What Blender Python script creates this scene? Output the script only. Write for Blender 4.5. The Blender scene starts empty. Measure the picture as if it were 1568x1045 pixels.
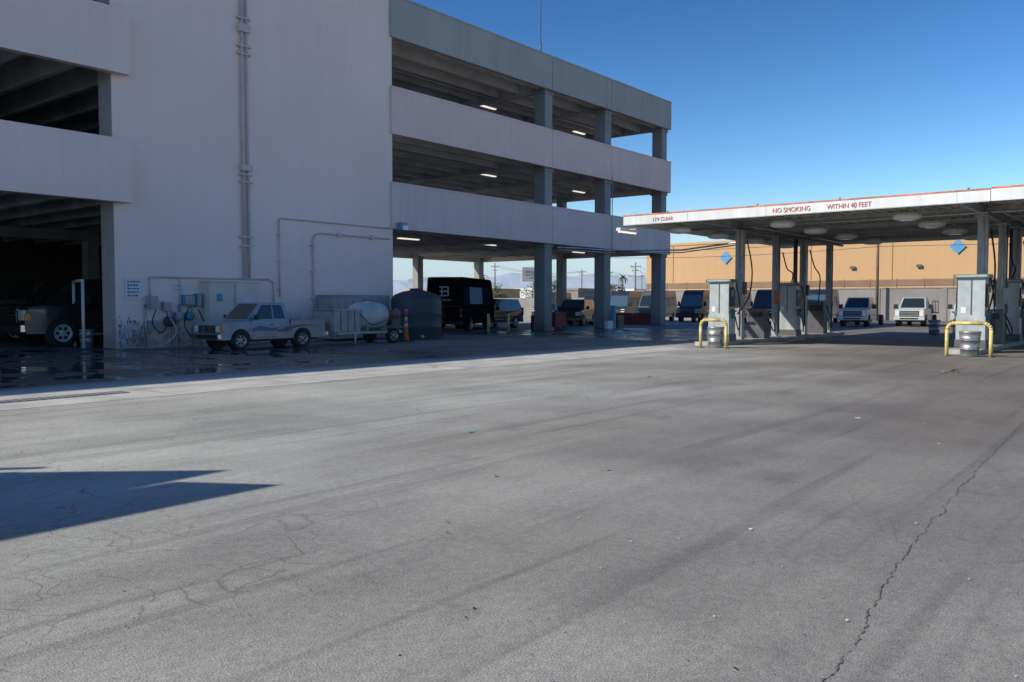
import bpy, bmesh, math, random
from mathutils import Vector, Matrix
import mathutils
random.seed(7)
R=math.radians
scene=bpy.context.scene

# ------------------------------------------------------------------ materials
def mat(name,col,rough=0.6,metal=0.0,var=0.12,scale=2.0,bump=0.0,bscale=40.0,streak=0.0,emit=None,spec=0.5,coat=0.0,grime=0.0):
    m=bpy.data.materials.new(name); m.use_nodes=True
    nt=m.node_tree; N=nt.nodes; L=nt.links
    b=N['Principled BSDF']
    b.inputs['Roughness'].default_value=rough
    b.inputs['Metallic'].default_value=metal
    b.inputs['Specular IOR Level'].default_value=spec
    if coat: 
        b.inputs['Coat Weight'].default_value=coat; b.inputs['Coat Roughness'].default_value=0.08
    tc=N.new('ShaderNodeTexCoord')
    src=tc.outputs['Object']
    n=N.new('ShaderNodeTexNoise'); n.inputs['Scale'].default_value=scale; n.inputs['Detail'].default_value=4
    L.new(src,n.inputs['Vector'])
    mr=N.new('ShaderNodeMapRange'); mr.inputs['From Min'].default_value=0.3; mr.inputs['From Max'].default_value=0.7
    mr.inputs['To Min'].default_value=1-var; mr.inputs['To Max'].default_value=1+var*0.6
    L.new(n.outputs['Fac'],mr.inputs['Value'])
    last=mr.outputs['Result']
    if streak:
        mp=N.new('ShaderNodeMapping'); mp.inputs['Scale'].default_value=(1.6,1.6,0.07)
        L.new(tc.outputs['Object'],mp.inputs['Vector'])
        n2=N.new('ShaderNodeTexNoise'); n2.inputs['Scale'].default_value=1.5; n2.inputs['Detail'].default_value=6; n2.inputs['Roughness'].default_value=0.7
        L.new(mp.outputs['Vector'],n2.inputs['Vector'])
        mr2=N.new('ShaderNodeMapRange'); mr2.inputs['From Min'].default_value=0.35; mr2.inputs['From Max'].default_value=0.75
        mr2.inputs['To Min'].default_value=1.0; mr2.inputs['To Max'].default_value=1-streak
        L.new(n2.outputs['Fac'],mr2.inputs['Value'])
        mm=N.new('ShaderNodeMath'); mm.operation='MULTIPLY'
        L.new(last,mm.inputs[0]); L.new(mr2.outputs['Result'],mm.inputs[1]); last=mm.outputs[0]
    if grime:
        sp=N.new('ShaderNodeSeparateXYZ'); L.new(tc.outputs['Object'],sp.inputs[0])
        n3=N.new('ShaderNodeTexNoise'); n3.inputs['Scale'].default_value=1.3; n3.inputs['Detail'].default_value=6; L.new(tc.outputs['Object'],n3.inputs['Vector'])
        ad=N.new('ShaderNodeMath'); ad.operation='MULTIPLY_ADD'; ad.inputs[1].default_value=-2.2; L.new(n3.outputs['Fac'],ad.inputs[0]); L.new(sp.outputs['Z'],ad.inputs[2])
        mr3=N.new('ShaderNodeMapRange'); mr3.inputs['From Min'].default_value=-1.1; mr3.inputs['From Max'].default_value=0.1
        mr3.inputs['To Min'].default_value=1-grime; mr3.inputs['To Max'].default_value=1.0
        L.new(ad.outputs[0],mr3.inputs['Value'])
        m3=N.new('ShaderNodeMath'); m3.operation='MULTIPLY'; L.new(last,m3.inputs[0]); L.new(mr3.outputs['Result'],m3.inputs[1]); last=m3.outputs[0]
    vm=N.new('ShaderNodeVectorMath'); vm.operation='SCALE'; vm.inputs[0].default_value=col
    L.new(last,vm.inputs['Scale']); L.new(vm.outputs['Vector'],b.inputs['Base Color'])
    if bump:
        nb=N.new('ShaderNodeTexNoise'); nb.inputs['Scale'].default_value=bscale; nb.inputs['Detail'].default_value=2
        L.new(tc.outputs['Object'],nb.inputs['Vector'])
        bp=N.new('ShaderNodeBump'); bp.inputs['Strength'].default_value=bump; bp.inputs['Distance'].default_value=0.02
        L.new(nb.outputs['Fac'],bp.inputs['Height']); L.new(bp.outputs['Normal'],b.inputs['Normal'])
    if emit:
        b.inputs['Emission Color'].default_value=(*emit[0],1); b.inputs['Emission Strength'].default_value=emit[1]
    return m

M={}
M['wall']=mat('painted_wall',(0.95,0.755,0.68),0.85,var=0.04,scale=0.25,streak=0.06,grime=0.45)
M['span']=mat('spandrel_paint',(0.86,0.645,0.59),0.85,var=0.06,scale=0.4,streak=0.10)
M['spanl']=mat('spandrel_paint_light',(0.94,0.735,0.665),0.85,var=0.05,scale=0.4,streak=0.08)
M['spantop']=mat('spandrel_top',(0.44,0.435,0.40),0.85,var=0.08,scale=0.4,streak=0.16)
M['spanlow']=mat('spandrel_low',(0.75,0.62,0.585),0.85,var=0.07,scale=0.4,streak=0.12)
M['col']=mat('column_paint',(0.30,0.305,0.30),0.75,var=0.12,scale=1.0,streak=0.15,grime=0.4)
M['colw']=mat('wall_return_paint',(0.64,0.57,0.54),0.8,var=0.08,scale=1.0,streak=0.2,grime=0.4)
M['tee']=mat('deck_concrete',(0.54,0.53,0.51),0.85,var=0.28,scale=0.6)
M['teed']=mat('deck_concrete_shaded',(0.10,0.10,0.10),0.9,var=0.25,scale=0.6)  # shaded copy of the deck concrete, interior gloom put into the colour
M['pipe']=mat('conduit_paint',(0.66,0.54,0.52),0.55,var=0.1)
M['galv']=mat('galvanised',(0.45,0.47,0.48),0.42,metal=0.7,var=0.2,scale=8)
M['steel']=mat('painted_steel',(0.42,0.43,0.43),0.5,var=0.18,scale=3,streak=0.25)
M['steeld']=mat('dark_steel',(0.10,0.10,0.11),0.5,var=0.2,scale=3)
M['black']=mat('black_plastic',(0.02,0.02,0.022),0.5,var=0.2)
M['rubber']=mat('rubber',(0.025,0.025,0.026),0.8,var=0.2)
M['white']=mat('white_paint',(0.72,0.72,0.70),0.45,var=0.07,scale=2,streak=0.12)
M['cab']=mat('cabinet_beige',(0.74,0.66,0.59),0.5,var=0.07,scale=2,streak=0.12)
M['fascia']=mat('fascia_white',(0.76,0.76,0.74),0.4,var=0.08,scale=1.0,streak=0.2)
M['orange']=mat('fascia_orange',(0.62,0.20,0.08),0.5,var=0.5,scale=3)
M['red']=mat('sign_red',(0.45,0.12,0.08),0.6,var=0.3,scale=6)
M['under']=mat('canopy_underside',(0.52,0.49,0.43),0.7,var=0.45,scale=0.8)
M['yellow']=mat('yellow_paint',(0.66,0.52,0.18),0.5,var=0.3,scale=5)
M['pump']=mat('pump_panel',(0.44,0.48,0.48),0.4,var=0.15,scale=3,streak=0.15)
M['pumpg']=mat('pump_green',(0.05,0.14,0.12),0.5,var=0.2)
M['silver']=mat('silver_paint',(0.27,0.315,0.36),0.35,metal=0.3,var=0.14,scale=2,coat=0.35)
M['silverd']=mat('silver_stripe',(0.09,0.13,0.19),0.35,metal=0.2,var=0.1,coat=0.3)
M['white_car']=mat('white_car',(0.55,0.56,0.56),0.3,var=0.05,coat=0.5)
M['truckgrey']=mat('truck_pale_grey',(0.42,0.46,0.45),0.32,var=0.06,coat=0.4)
M['greycar']=mat('grey_car',(0.12,0.14,0.14),0.32,metal=0.3,var=0.05,coat=0.5)
M['blackcar']=mat('black_car',(0.025,0.026,0.03),0.2,var=0.1,coat=0.6)
M['blackbus']=mat('black_bus',(0.012,0.012,0.013),0.7,var=0.1,spec=0.0)
M['busglass']=mat('bus_glass',(0.02,0.03,0.04),0.6,var=0.1,spec=0.0)
M['busblue']=mat('bus_glass_painted_sky',(0.20,0.32,0.42),0.5,var=0.15,spec=0.0)  # sky reflection in the bus windows, painted as flat blue
M['bluecar']=mat('blue_car',(0.025,0.03,0.04),0.28,var=0.1,coat=0.4)
M['glass']=mat('car_glass',(0.02,0.03,0.035),0.06,var=0.05,spec=0.7)
M['glasssky']=mat('car_glass_light',(0.06,0.11,0.16),0.08,var=0.1,spec=0.6)
M['chrome']=mat('chrome',(0.7,0.7,0.7),0.18,metal=1.0,var=0.05)
M['rim']=mat('rim',(0.34,0.35,0.36),0.35,metal=0.6,var=0.15)
M['lamp']=mat('headlamp',(0.75,0.77,0.75),0.15,var=0.1,scale=20)
M['tail']=mat('tail_lamp',(0.45,0.02,0.02),0.25,var=0.1)
M['amber']=mat('amber_lamp',(0.7,0.25,0.03),0.3,var=0.1)
M['tank']=mat('poly_tank_dark',(0.045,0.07,0.08),0.55,var=0.2,scale=1.5,streak=0.2)
M['tankw']=mat('poly_tank_white',(0.52,0.54,0.54),0.45,var=0.15,scale=2)
M['cone']=mat('cone_orange',(0.75,0.16,0.04),0.6,var=0.1)
M['tube']=mat('fluorescent_tube',(0.9,0.9,0.85),0.4,emit=((1,0.93,0.78),0.9))
M['orangewall']=mat('tan_orange_stucco',(0.58,0.355,0.175),0.9,var=0.06,scale=0.1,streak=0.06)
M['brown']=mat('brown_band',(0.28,0.17,0.10),0.9,var=0.2,scale=0.4)
M['block']=mat('block_wall',(0.27,0.245,0.22),0.9,var=0.15,scale=0.5,streak=0.1)
M['bluesign']=mat('blue_sign',(0.10,0.30,0.50),0.5,var=0.1)
M['redwall']=mat('red_barrier',(0.30,0.07,0.06),0.8,var=0.25,scale=1.5)
M['signw']=mat('sign_white',(0.70,0.71,0.73),0.5,var=0.06)
M['signt']=mat('sign_text',(0.05,0.05,0.07),0.6,var=0.05)
M['bluebox']=mat('blue_box',(0.10,0.30,0.42),0.5,var=0.15)
M['wood']=mat('pallet_wood',(0.30,0.21,0.13),0.85,var=0.3,scale=5)
M['mount']=mat('mountain_emissive_haze',(0.10,0.11,0.13),1.0,var=0.05,scale=0.01,spec=0.0,emit=((0.40,0.49,0.62),0.80))  # distance haze put in as emission over a dark base
M['leaf']=mat('foliage',(0.06,0.09,0.035),0.8,var=0.5,scale=3)
M['bark']=mat('bark',(0.14,0.10,0.07),0.9,var=0.3)
M['stain']=mat('paint_splash',(0.62,0.64,0.64),0.8,var=0.3,scale=4)
M['dirt']=mat('dirt_splash',(0.22,0.20,0.19),0.9,var=0.3,scale=4)
M['conc']=mat('gutter_concrete',(0.49,0.475,0.435),0.8,var=0.25,scale=1.2,bump=0.3,bscale=70)
M['crack']=mat('tar_crack',(0.15,0.14,0.125),0.9,var=0.5,scale=5)
M['island']=mat('island_concrete',(0.38,0.37,0.35),0.8,var=0.3,scale=1.5)
M['green']=mat('litter_green',(0.05,0.45,0.32),0.6)
M['paper']=mat('litter_paper',(0.6,0.55,0.5),0.7)
M['leafdry']=mat('dry_leaf',(0.35,0.18,0.07),0.8)

# ------------------------------------------------------------------ builder
class B:
    def __init__(s): s.bm=bmesh.new(); s.m=[]
    def mi(s,k):
        if k not in s.m: s.m.append(k)
        return s.m.index(k)
    def face(s,pts,k,smooth=False):
        vs=[s.bm.verts.new(p) for p in pts]
        f=s.bm.faces.new(vs); f.material_index=s.mi(k); f.smooth=smooth; return f
    def hull(s,bot,top,k):
        n=len(bot)
        vb=[s.bm.verts.new(p) for p in bot]; vt=[s.bm.verts.new(p) for p in top]
        i=s.mi(k)
        fs=[s.bm.faces.new(vb[::-1]),s.bm.faces.new(vt)]
        for a in range(n):
            b=(a+1)%n
            fs.append(s.bm.faces.new([vb[a],vb[b],vt[b],vt[a]]))
        for f in fs: f.material_index=i
        return fs
    def box(s,x0,x1,y0,y1,z0,z1,k):
        return s.hull([(x0,y0,z0),(x1,y0,z0),(x1,y1,z0),(x0,y1,z0)],[(x0,y0,z1),(x1,y0,z1),(x1,y1,z1),(x0,y1,z1)],k)
    def cyl(s,p0,p1,r,k,seg=12,r2=None,smooth=True):
        p0=Vector(p0);p1=Vector(p1); d=(p1-p0)
        if r2 is None:r2=r
        z=d.normalized(); a=Vector((1,0,0)) if abs(z.x)<0.9 else Vector((0,1,0))
        u=z.cross(a).normalized(); v=z.cross(u)
        b=[];t=[]
        for i in range(seg):
            an=2*math.pi*i/seg; o=u*math.cos(an)+v*math.sin(an)
            b.append(p0+o*r); t.append(p1+o*r2)
        fs=s.hull(b,t,k)
        if smooth:
            for f in fs[2:]: f.smooth=True
    def tube(s,pts,r,k,seg=8):
        for a,b in zip(pts[:-1],pts[1:]): s.cyl(a,b,r,k,seg)
    def lathe(s,c,prof,k,seg=28,axis='z',caps=(True,True)):
        rings=[]
        for r,h in prof:
            ring=[]
            for i in range(seg):
                an=2*math.pi*i/seg
                if axis=='z': p=(c[0]+r*math.cos(an),c[1]+r*math.sin(an),c[2]+h)
                elif axis=='x': p=(c[0]+h,c[1]+r*math.cos(an),c[2]+r*math.sin(an))
                else: p=(c[0]+r*math.cos(an),c[1]+h,c[2]+r*math.sin(an))
                ring.append(s.bm.verts.new(p))
            rings.append(ring)
        i0=s.mi(k)
        for a,b in zip(rings[:-1],rings[1:]):
            for i in range(seg):
                j=(i+1)%seg
                f=s.bm.faces.new([a[i],a[j],b[j],b[i]]); f.material_index=i0; f.smooth=True
        for ring,c_ in ((rings[0],caps[0]),(rings[-1],caps[1])):
            if c_:
                f=s.bm.faces.new(ring); f.material_index=i0
    def finish(s,name,loc=(0,0,0),rot=0,scale=1,parent=None,bevel=0):
        bmesh.ops.recalc_face_normals(s.bm,faces=s.bm.faces[:])
        me=bpy.data.meshes.new(name); s.bm.to_mesh(me); s.bm.free()
        for k in s.m: me.materials.append(M[k])
        o=bpy.data.objects.new(name,me); scene.collection.objects.link(o)
        o.location=loc; o.rotation_euler=(0,0,rot); o.scale=(scale,)*3
        if parent: o.parent=parent
        if bevel:
            md=o.modifiers.new('bevel','BEVEL'); md.width=bevel; md.segments=2; md.limit_method='ANGLE'; md.angle_limit=R(35)
        return o
def empty(name,loc=(0,0,0)):
    o=bpy.data.objects.new(name,None); scene.collection.objects.link(o); o.location=loc; return o
def text(name,body,size,loc,rot,k,parent=None,sx=1,ext=0.004):
    c=bpy.data.curves.new(name,'FONT'); c.body=body; c.size=size; c.extrude=ext; c.align_x='LEFT'
    o=bpy.data.objects.new(name,c); scene.collection.objects.link(o)
    o.location=loc; o.rotation_euler=rot; o.scale=(sx,1,1); c.materials.append(M[k])
    if parent:o.parent=parent
    return o

# ------------------------------------------------------------------ ground
def ground_mat():
    m=bpy.data.materials.new('weathered_asphalt'); m.use_nodes=True
    nt=m.node_tree;N=nt.nodes;L=nt.links; b=N['Principled BSDF']
    g=N.new('ShaderNodeNewGeometry'); P=g.outputs['Position']
    sep=N.new('ShaderNodeSeparateXYZ'); L.new(P,sep.inputs[0])
    def noise(scale,det=5,rough=0.55,vec=None,dist=0):
        n=N.new('ShaderNodeTexNoise'); n.inputs['Scale'].default_value=scale; n.inputs['Detail'].default_value=det
        n.inputs['Roughness'].default_value=rough; n.inputs['Distortion'].default_value=dist
        L.new(vec or P,n.inputs['Vector']); return n.outputs['Fac']
    def mr(v,a,b2,c,d,smooth=False):
        n=N.new('ShaderNodeMapRange'); n.inputs['From Min'].default_value=a; n.inputs['From Max'].default_value=b2
        n.inputs['To Min'].default_value=c; n.inputs['To Max'].default_value=d
        if smooth:n.interpolation_type='SMOOTHSTEP'
        L.new(v,n.inputs['Value']); return n.outputs['Result']
    def mth(op,a,b2):
        n=N.new('ShaderNodeMath'); n.operation=op
        for i,v in enumerate((a,b2)):
            if isinstance(v,(int,float)): n.inputs[i].default_value=v
            else: L.new(v,n.inputs[i])
        return n.outputs[0]
    def mix(f,a,b2):
        n=N.new('ShaderNodeMix'); n.data_type='RGBA'
        if isinstance(f,(int,float)): n.inputs['Factor'].default_value=f
        else: L.new(f,n.inputs['Factor'])
        for k,v in ((6,a),(7,b2)):
            if isinstance(v,tuple): n.inputs[k].default_value=(*v,1)
            else: L.new(v,n.inputs[k])
        return n.outputs[2]
    lane_sheen=mth('ADD',mth('MULTIPLY',sep.outputs['Y'],-0.10),mth('MULTIPLY',sep.outputs['X'],0.035))
    lane_sheen=mth('ADD',lane_sheen,mth('MULTIPLY',noise(0.12,2),1.2))
    f=mr(lane_sheen,-0.15,0.95,0,1,True)
    base=mix(f,(0.425,0.416,0.372),(0.205,0.182,0.156))  # brown lane tone to the right, sunlit brightness painted in to the left
    strip=mr(sep.outputs['Y'],0.9,1.9,0.6,0,True)
    base=mix(strip,base,(0.31,0.295,0.262))
    big=mr(noise(0.35,5,0.62),0.3,0.7,0.70,1.20)
    mpv=N.new('ShaderNodeMapping'); mpv.inputs['Scale'].default_value=(0.12,0.9,1); mpv.inputs['Rotation'].default_value=(0,0,R(-8)); L.new(P,mpv.inputs['Vector'])
    st=mr(noise(1.0,4,0.6,mpv.outputs['Vector']),0.35,0.7,1.06,0.78)
    # faint tyre tracks running with the traffic towards the pumps
    mpt=N.new('ShaderNodeMapping'); mpt.inputs['Scale'].default_value=(0.05,1.5,1); mpt.inputs['Rotation'].default_value=(0,0,R(-22)); L.new(P,mpt.inputs['Vector'])
    tr=mr(noise(2.2,2,0.5,mpt.outputs['Vector'],0.4),0.56,0.68,1.0,0.80,True)
    fine=noise(85,3,0.75)
    sp=mr(fine,0.3,0.7,0.55,1.45)
    sp2=mr(noise(16,4,0.75),0.3,0.7,0.80,1.18)
    k=mth('MULTIPLY',mth('MULTIPLY',mth('MULTIPLY',big,tr),st),mth('MULTIPLY',sp,sp2))
    vm=N.new('ShaderNodeVectorMath'); vm.operation='SCALE'; L.new(base,vm.inputs[0]); L.new(k,vm.inputs['Scale'])
    c=vm.outputs['Vector']
    oil=mr(noise(1.1,5,0.65),0.55,0.72,0,0.55,True)
    oil=mth('MULTIPLY',oil,mr(f,0,1,0.30,1.0))
    c=mix(oil,c,(0.11,0.10,0.09))
    vs=N.new('ShaderNodeTexVoronoi'); vs.inputs['Scale'].default_value=0.9; L.new(P,vs.inputs['Vector'])
    spot=mr(vs.outputs['Distance'],0.02,0.06,0.5,0,True)
    c=mix(spot,c,(0.10,0.095,0.09))
    nz=N.new('ShaderNodeTexNoise'); nz.inputs['Scale'].default_value=1.5; nz.inputs['Detail'].default_value=3; L.new(P,nz.inputs['Vector'])
    va=N.new('ShaderNodeVectorMath'); va.operation='MULTIPLY_ADD'; L.new(nz.outputs['Color'],va.inputs[0]); va.inputs[1].default_value=(0.7,0.7,0); L.new(P,va.inputs[2])
    flat=N.new('ShaderNodeVectorMath'); flat.operation='MULTIPLY'; L.new(va.outputs[0],flat.inputs[0]); flat.inputs[1].default_value=(1,1,0)
    def crack(scale,w):
        v=N.new('ShaderNodeTexVoronoi'); v.feature='DISTANCE_TO_EDGE'; v.inputs['Scale'].default_value=scale; L.new(flat.outputs[0],v.inputs['Vector'])
        return mr(v.outputs['Distance'],0,w,1,0)
    m1=mr(noise(1.1,2),0.40,0.56,0,1,True)
    leftm=mth('MULTIPLY',mr(sep.outputs['Y'],3.3,4.4,0,1,True),mr(sep.outputs['X'],3.2,5.5,1,0.12,True))
    ck=mth('MULTIPLY',mth('MULTIPLY',crack(2.3,0.018),m1),leftm)
    ck2=mth('MULTIPLY',crack(0.28,0.0022),mr(noise(0.22,1),0.46,0.56,0,1,True))
    ckk=mth('MULTIPLY',mth('MAXIMUM',ck,mth('MULTIPLY',ck2,0.7)),0.6)
    c=mix(ckk,c,(0.09,0.085,0.08))
    wy=mr(sep.outputs['Y'],17.0,18.0,0,1,True)
    wxl=mr(sep.outputs['X'],18,25,1,0,True)
    wxr=mth('MULTIPLY',mr(sep.outputs['X'],31,35,0,1,True),mr(sep.outputs['X'],46,52,1,0,True))
    wx=mth('ADD',wxl,wxr)
    wy=mth('MULTIPLY',wy,mr(sep.outputs['Y'],31,33,1,0.3,True))
    damp=mth('MULTIPLY',mth('MULTIPLY',wy,wx),mr(noise(0.28,4,0.6),0.26,0.38,0,1,True))
    mp2=N.new('ShaderNodeMapping'); mp2.inputs['Scale'].default_value=(0.9,0.55,1); L.new(P,mp2.inputs['Vector'])
    pud=mth('MULTIPLY',damp,mr(noise(0.8,3,0.55,mp2.outputs['Vector'],0.3),0.48,0.55,0,0.92,True))
    c=mix(mth('MULTIPLY',damp,0.88),c,(0.042,0.044,0.05))
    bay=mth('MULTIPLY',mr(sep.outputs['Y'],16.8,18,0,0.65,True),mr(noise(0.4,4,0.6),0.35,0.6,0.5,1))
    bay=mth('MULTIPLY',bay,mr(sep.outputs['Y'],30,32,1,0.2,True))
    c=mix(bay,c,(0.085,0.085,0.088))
    far=mr(sep.outputs['X'],110,160,0,1,True)
    c=mix(far,c,(0.30,0.25,0.19))
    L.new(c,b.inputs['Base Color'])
    r=mth('SUBTRACT',0.72,mth('MULTIPLY',damp,0.30)); r=mth('SUBTRACT',r,mth('MULTIPLY',pud,0.38))
    L.new(r,b.inputs['Roughness'])
    b.inputs['Specular IOR Level'].default_value=0.5
    bp=N.new('ShaderNodeBump'); bp.inputs['Distance'].default_value=0.012
    L.new(fine,bp.inputs['Height']); L.new(mth('SUBTRACT',0.7,mth('MULTIPLY',pud,0.75)),bp.inputs['Strength'])
    L.new(bp.outputs['Normal'],b.inputs['Normal'])
    return m
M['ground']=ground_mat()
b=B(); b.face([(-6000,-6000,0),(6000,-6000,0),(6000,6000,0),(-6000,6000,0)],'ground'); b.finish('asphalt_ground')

b=B(); x=-40
while x<26:
    w=4.0
    j=random.uniform(-.04,.04)
    b.face([(x,13.95+j,0.004),(x+w-0.03,13.95+j,0.004),(x+w-0.03,15.35,0.004),(x,15.35,0.004)],'conc')
    b.face([(x,15.38,0.004),(x+w-0.03,15.38,0.004),(x+w-0.03,16.75,0.004),(x,16.75,0.004)],'conc')
    x+=w
b.finish('concrete_gutter')
b=B()
b.box(4.3,7.6,14.9,15.3,0.005,0.012,'steeld')
for i in range(26): b.box(4.35+i*0.125,4.40+i*0.125,14.93,15.27,0.012,0.018,'galv')
b.finish('drain_grate')

def crackline(pts,w,name,step=0.12,amp=0.05,k='crack',z=0.004):
    b=B(); out=[]
    for (x0,y0),(x1,y1) in zip(pts[:-1],pts[1:]):
        n=max(2,int(math.hypot(x1-x0,y1-y0)/step))
        for i in range(n): out.append((x0+(x1-x0)*i/n,y0+(y1-y0)*i/n))
    out.append(pts[-1])
    off=0; L_=[];R_=[]
    for i,(x,y) in enumerate(out):
        off=off*0.85+random.uniform(-amp,amp)*0.5
        j=min(i+1,len(out)-1); kk=max(0,j-1)
        dx,dy=out[j][0]-out[kk][0],out[j][1]-out[kk][1]; l=math.hypot(dx,dy) or 1
        nx,ny=-dy/l,dx/l; ww=w*random.uniform(0.05,1.2)
        L_.append((x+nx*(off+ww),y+ny*(off+ww),z)); R_.append((x+nx*(off-ww),y+ny*(off-ww),z))
    vl=[b.bm.verts.new(p) for p in L_]; vr=[b.bm.verts.new(p) for p in R_]
    b.mi(k)
    for i in range(len(vl)-1): b.bm.faces.new([vr[i],vr[i+1],vl[i+1],vl[i]])
    return b.finish(name)
crackline([(2.6,1.12),(3.7,1.17),(5.5,1.36),(7.56,1.5),(10,1.62),(13.1,1.74),(22,2.1),(30,2.4)],0.0055,'pavement_crack',0.025,0.022)
crackline([(12,12.1),(20,12.6),(27,12.5)],0.010,'pavement_crack',0.15,0.06)
crackline([(8,18.9),(16,20.3),(26,21.5),(36,22.0)],0.03,'pavement_crack',0.15,0.08)
crackline([(5,17.2),(12,18.4),(20,18.9),(30,19.8)],0.025,'pavement_crack',0.15,0.08)

b=B()
def scrap(x,y,s,k):
    a=random.random()*6
    p=[]
    n=5
    for i in range(n):
        t=a+i*6.283/n; rr=s*random.uniform(.5,1.1); p.append((x+rr*math.cos(t),y+rr*math.sin(t),0.006+random.random()*0.03*(s/0.05)))
    b.face(p,k)
for x,y,s,k in [(6.9,4.35,.035,'green'),(7.9,7.0,.05,'green'),(4.5,4.2,.02,'leafdry'),(22,4.3,.12,'leafdry'),(21.8,4.5,.08,'leafdry'),(12,8,.06,'paper'),(12.2,3.6,.05,'paper'),
                (5.7,2.4,.02,'paper'),(16.3,9.2,.07,'paper'),(9,9,.04,'crack'),(6,5,.03,'crack'),(4.9,2.9,.02,'paper'),(3.3,2.9,.015,'leafdry'),(10.5,2.2,.03,'paper'),(15.5,14.9,.08,'orange')]:
    scrap(x,y,s,k)
for i in range(520):
    r=random.uniform(2.5,26); a=R(random.uniform(5,74))
    scrap(r*math.cos(a),r*math.sin(a),random.uniform(.003,.010)*(1+r*0.06),random.choice(['paper','crack','black','leafdry','conc']))
b.finish('scattered_litter')

# ------------------------------------------------------------------ parking garage
gar=empty('parking_garage')
Yf=30.0
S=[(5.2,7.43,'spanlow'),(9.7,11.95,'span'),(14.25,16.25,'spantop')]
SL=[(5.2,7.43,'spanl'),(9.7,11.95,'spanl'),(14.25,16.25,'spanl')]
XR=55.9; YB=48.5; XT0=14.85; XT1=28.35
joints=[28.2,41.2,47.75,XR]
b=B()
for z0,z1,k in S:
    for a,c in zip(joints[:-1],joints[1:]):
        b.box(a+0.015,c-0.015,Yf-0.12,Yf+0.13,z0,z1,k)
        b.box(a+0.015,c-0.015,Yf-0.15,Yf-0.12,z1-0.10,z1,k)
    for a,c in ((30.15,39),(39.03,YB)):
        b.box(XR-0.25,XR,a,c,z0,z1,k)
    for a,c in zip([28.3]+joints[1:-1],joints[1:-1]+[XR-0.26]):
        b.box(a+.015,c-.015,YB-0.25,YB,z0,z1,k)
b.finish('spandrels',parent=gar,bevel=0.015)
b=B()
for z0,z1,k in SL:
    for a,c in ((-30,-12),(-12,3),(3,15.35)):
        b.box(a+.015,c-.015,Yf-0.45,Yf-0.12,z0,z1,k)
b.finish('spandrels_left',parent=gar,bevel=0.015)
b=B()
b.box(XT0,XT1,Yf,Yf+0.5,0,16.6,'wall')
b.box(XT0-0.05,XT1+0.02,Yf-0.03,Yf+0.6,16.601,16.75,'wall')
b.box(XT0-0.004,XT0+.5,Yf+0.003,Yf+0.95,0,16.5,'colw')
b.box(27.9,XT1-0.003,Yf+0.501,YB,0,16.55,'wall')
b.finish('stair_tower_wall',parent=gar)
b=B()
def colm(x,y,w=0.75,d=0.8,z0=0,z1=16.0,k='col'):
    b.box(x-w/2,x+w/2,y-d/2,y+d/2,z0,z1,k)
for x in (41.25,47.85,55.45): colm(x,30.6)
for x in (34.8,41.25,47.85,55.2): colm(x,47.8,0.6,0.6)
colm(55.3,39.2,0.6,0.6)
for x in (2.7,-10): colm(x,30.35,0.62,0.9)
for x in (21,14.75,2.7,-10): colm(x,45,0.62,0.6,k='tee')
for x in (41.25,47.85,55.45):
    for z in (5.0,9.5,14.05): b.box(x-0.45,x+0.45,30.15,31.1,z,z+0.22,'col')
b.finish('columns',parent=gar,bevel=0.02)
b=B()
for zt in (6.35,10.85,15.2):
    b.box(XT1,XR-0.27,Yf+0.15,YB-0.27,zt-0.14,zt,'tee')
    y=Yf+0.75
    while y<YB-0.6:
        for xa,xb in ((XT1,41.0),(41.5,47.6),(48.1,XR-0.3)):
            b.hull([(xa,y-0.10,zt-0.85),(xb,y-0.10,zt-0.85),(xb,y+0.10,zt-0.85),(xa,y+0.10,zt-0.85)],
                   [(xa,y-0.15,zt-0.145),(xb,y-0.15,zt-0.145),(xb,y+0.15,zt-0.145),(xa,y+0.15,zt-0.145)],'tee')
        y+=1.6
    for x in (41.25,47.85): b.box(x-0.22,x+0.22,Yf+0.15,YB-0.3,zt-0.97,zt-0.145,'tee')
    b.tube([(28.4,34.2,zt-.9),(55,34.2,zt-.9)],.05,'galv',6)
b.finish('double_tee_decks',parent=gar)
b=B()
for zt in (6.35,10.85,15.2):
    b.box(-30,27.88,Yf+0.55,56,zt-0.14,zt,'tee'); b.box(-30,XT0-.02,Yf-0.11,Yf+0.549,zt-0.14,zt,'tee')
    x=-29.4
    while x<27.5:
        ys=Yf-0.1 if x<14.5 else Yf+0.6
        b.hull([(x-0.12,ys,zt-1.0),(x+0.12,ys,zt-1.0),(x+0.12,55.9,zt-1.0),(x-0.12,55.9,zt-1.0)],
               [(x-0.2,ys,zt-0.145),(x+0.2,ys,zt-0.145),(x+0.2,55.9,zt-0.145),(x-0.2,55.9,zt-0.145)],'tee')
        x+=1.8
    b.box(-30,27.88,44.6,45.3,zt-1.5,zt-1.01,'tee')
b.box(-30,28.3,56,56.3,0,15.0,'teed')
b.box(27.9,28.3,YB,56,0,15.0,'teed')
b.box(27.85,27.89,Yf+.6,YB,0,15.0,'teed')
b.finish('double_tee_decks_left',parent=gar)
b=B()
for z in (14.25,9.9,5.42):
    for x in (42.3,52.7): 
        b.box(x-0.7,x+0.7,35.7,35.9,z,z+0.05,'tube'); b.box(x-0.75,x+0.75,35.65,35.95,z+0.05,z+0.12,'white')
b.box(34.6,36.2,36.0,36.25,5.40,5.46,'tube')
b.box(34.6,36.2,35.95,36.3,5.46,5.5,'white')
b.finish('ceiling_lights',parent=gar)
b=B()
yw=Yf-0.07
for dx in (-0.10,0.12): b.cyl((20.2+dx,yw-0.03,2.65),(20.2+dx,yw-0.03,16.5),0.055,'pipe')
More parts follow.
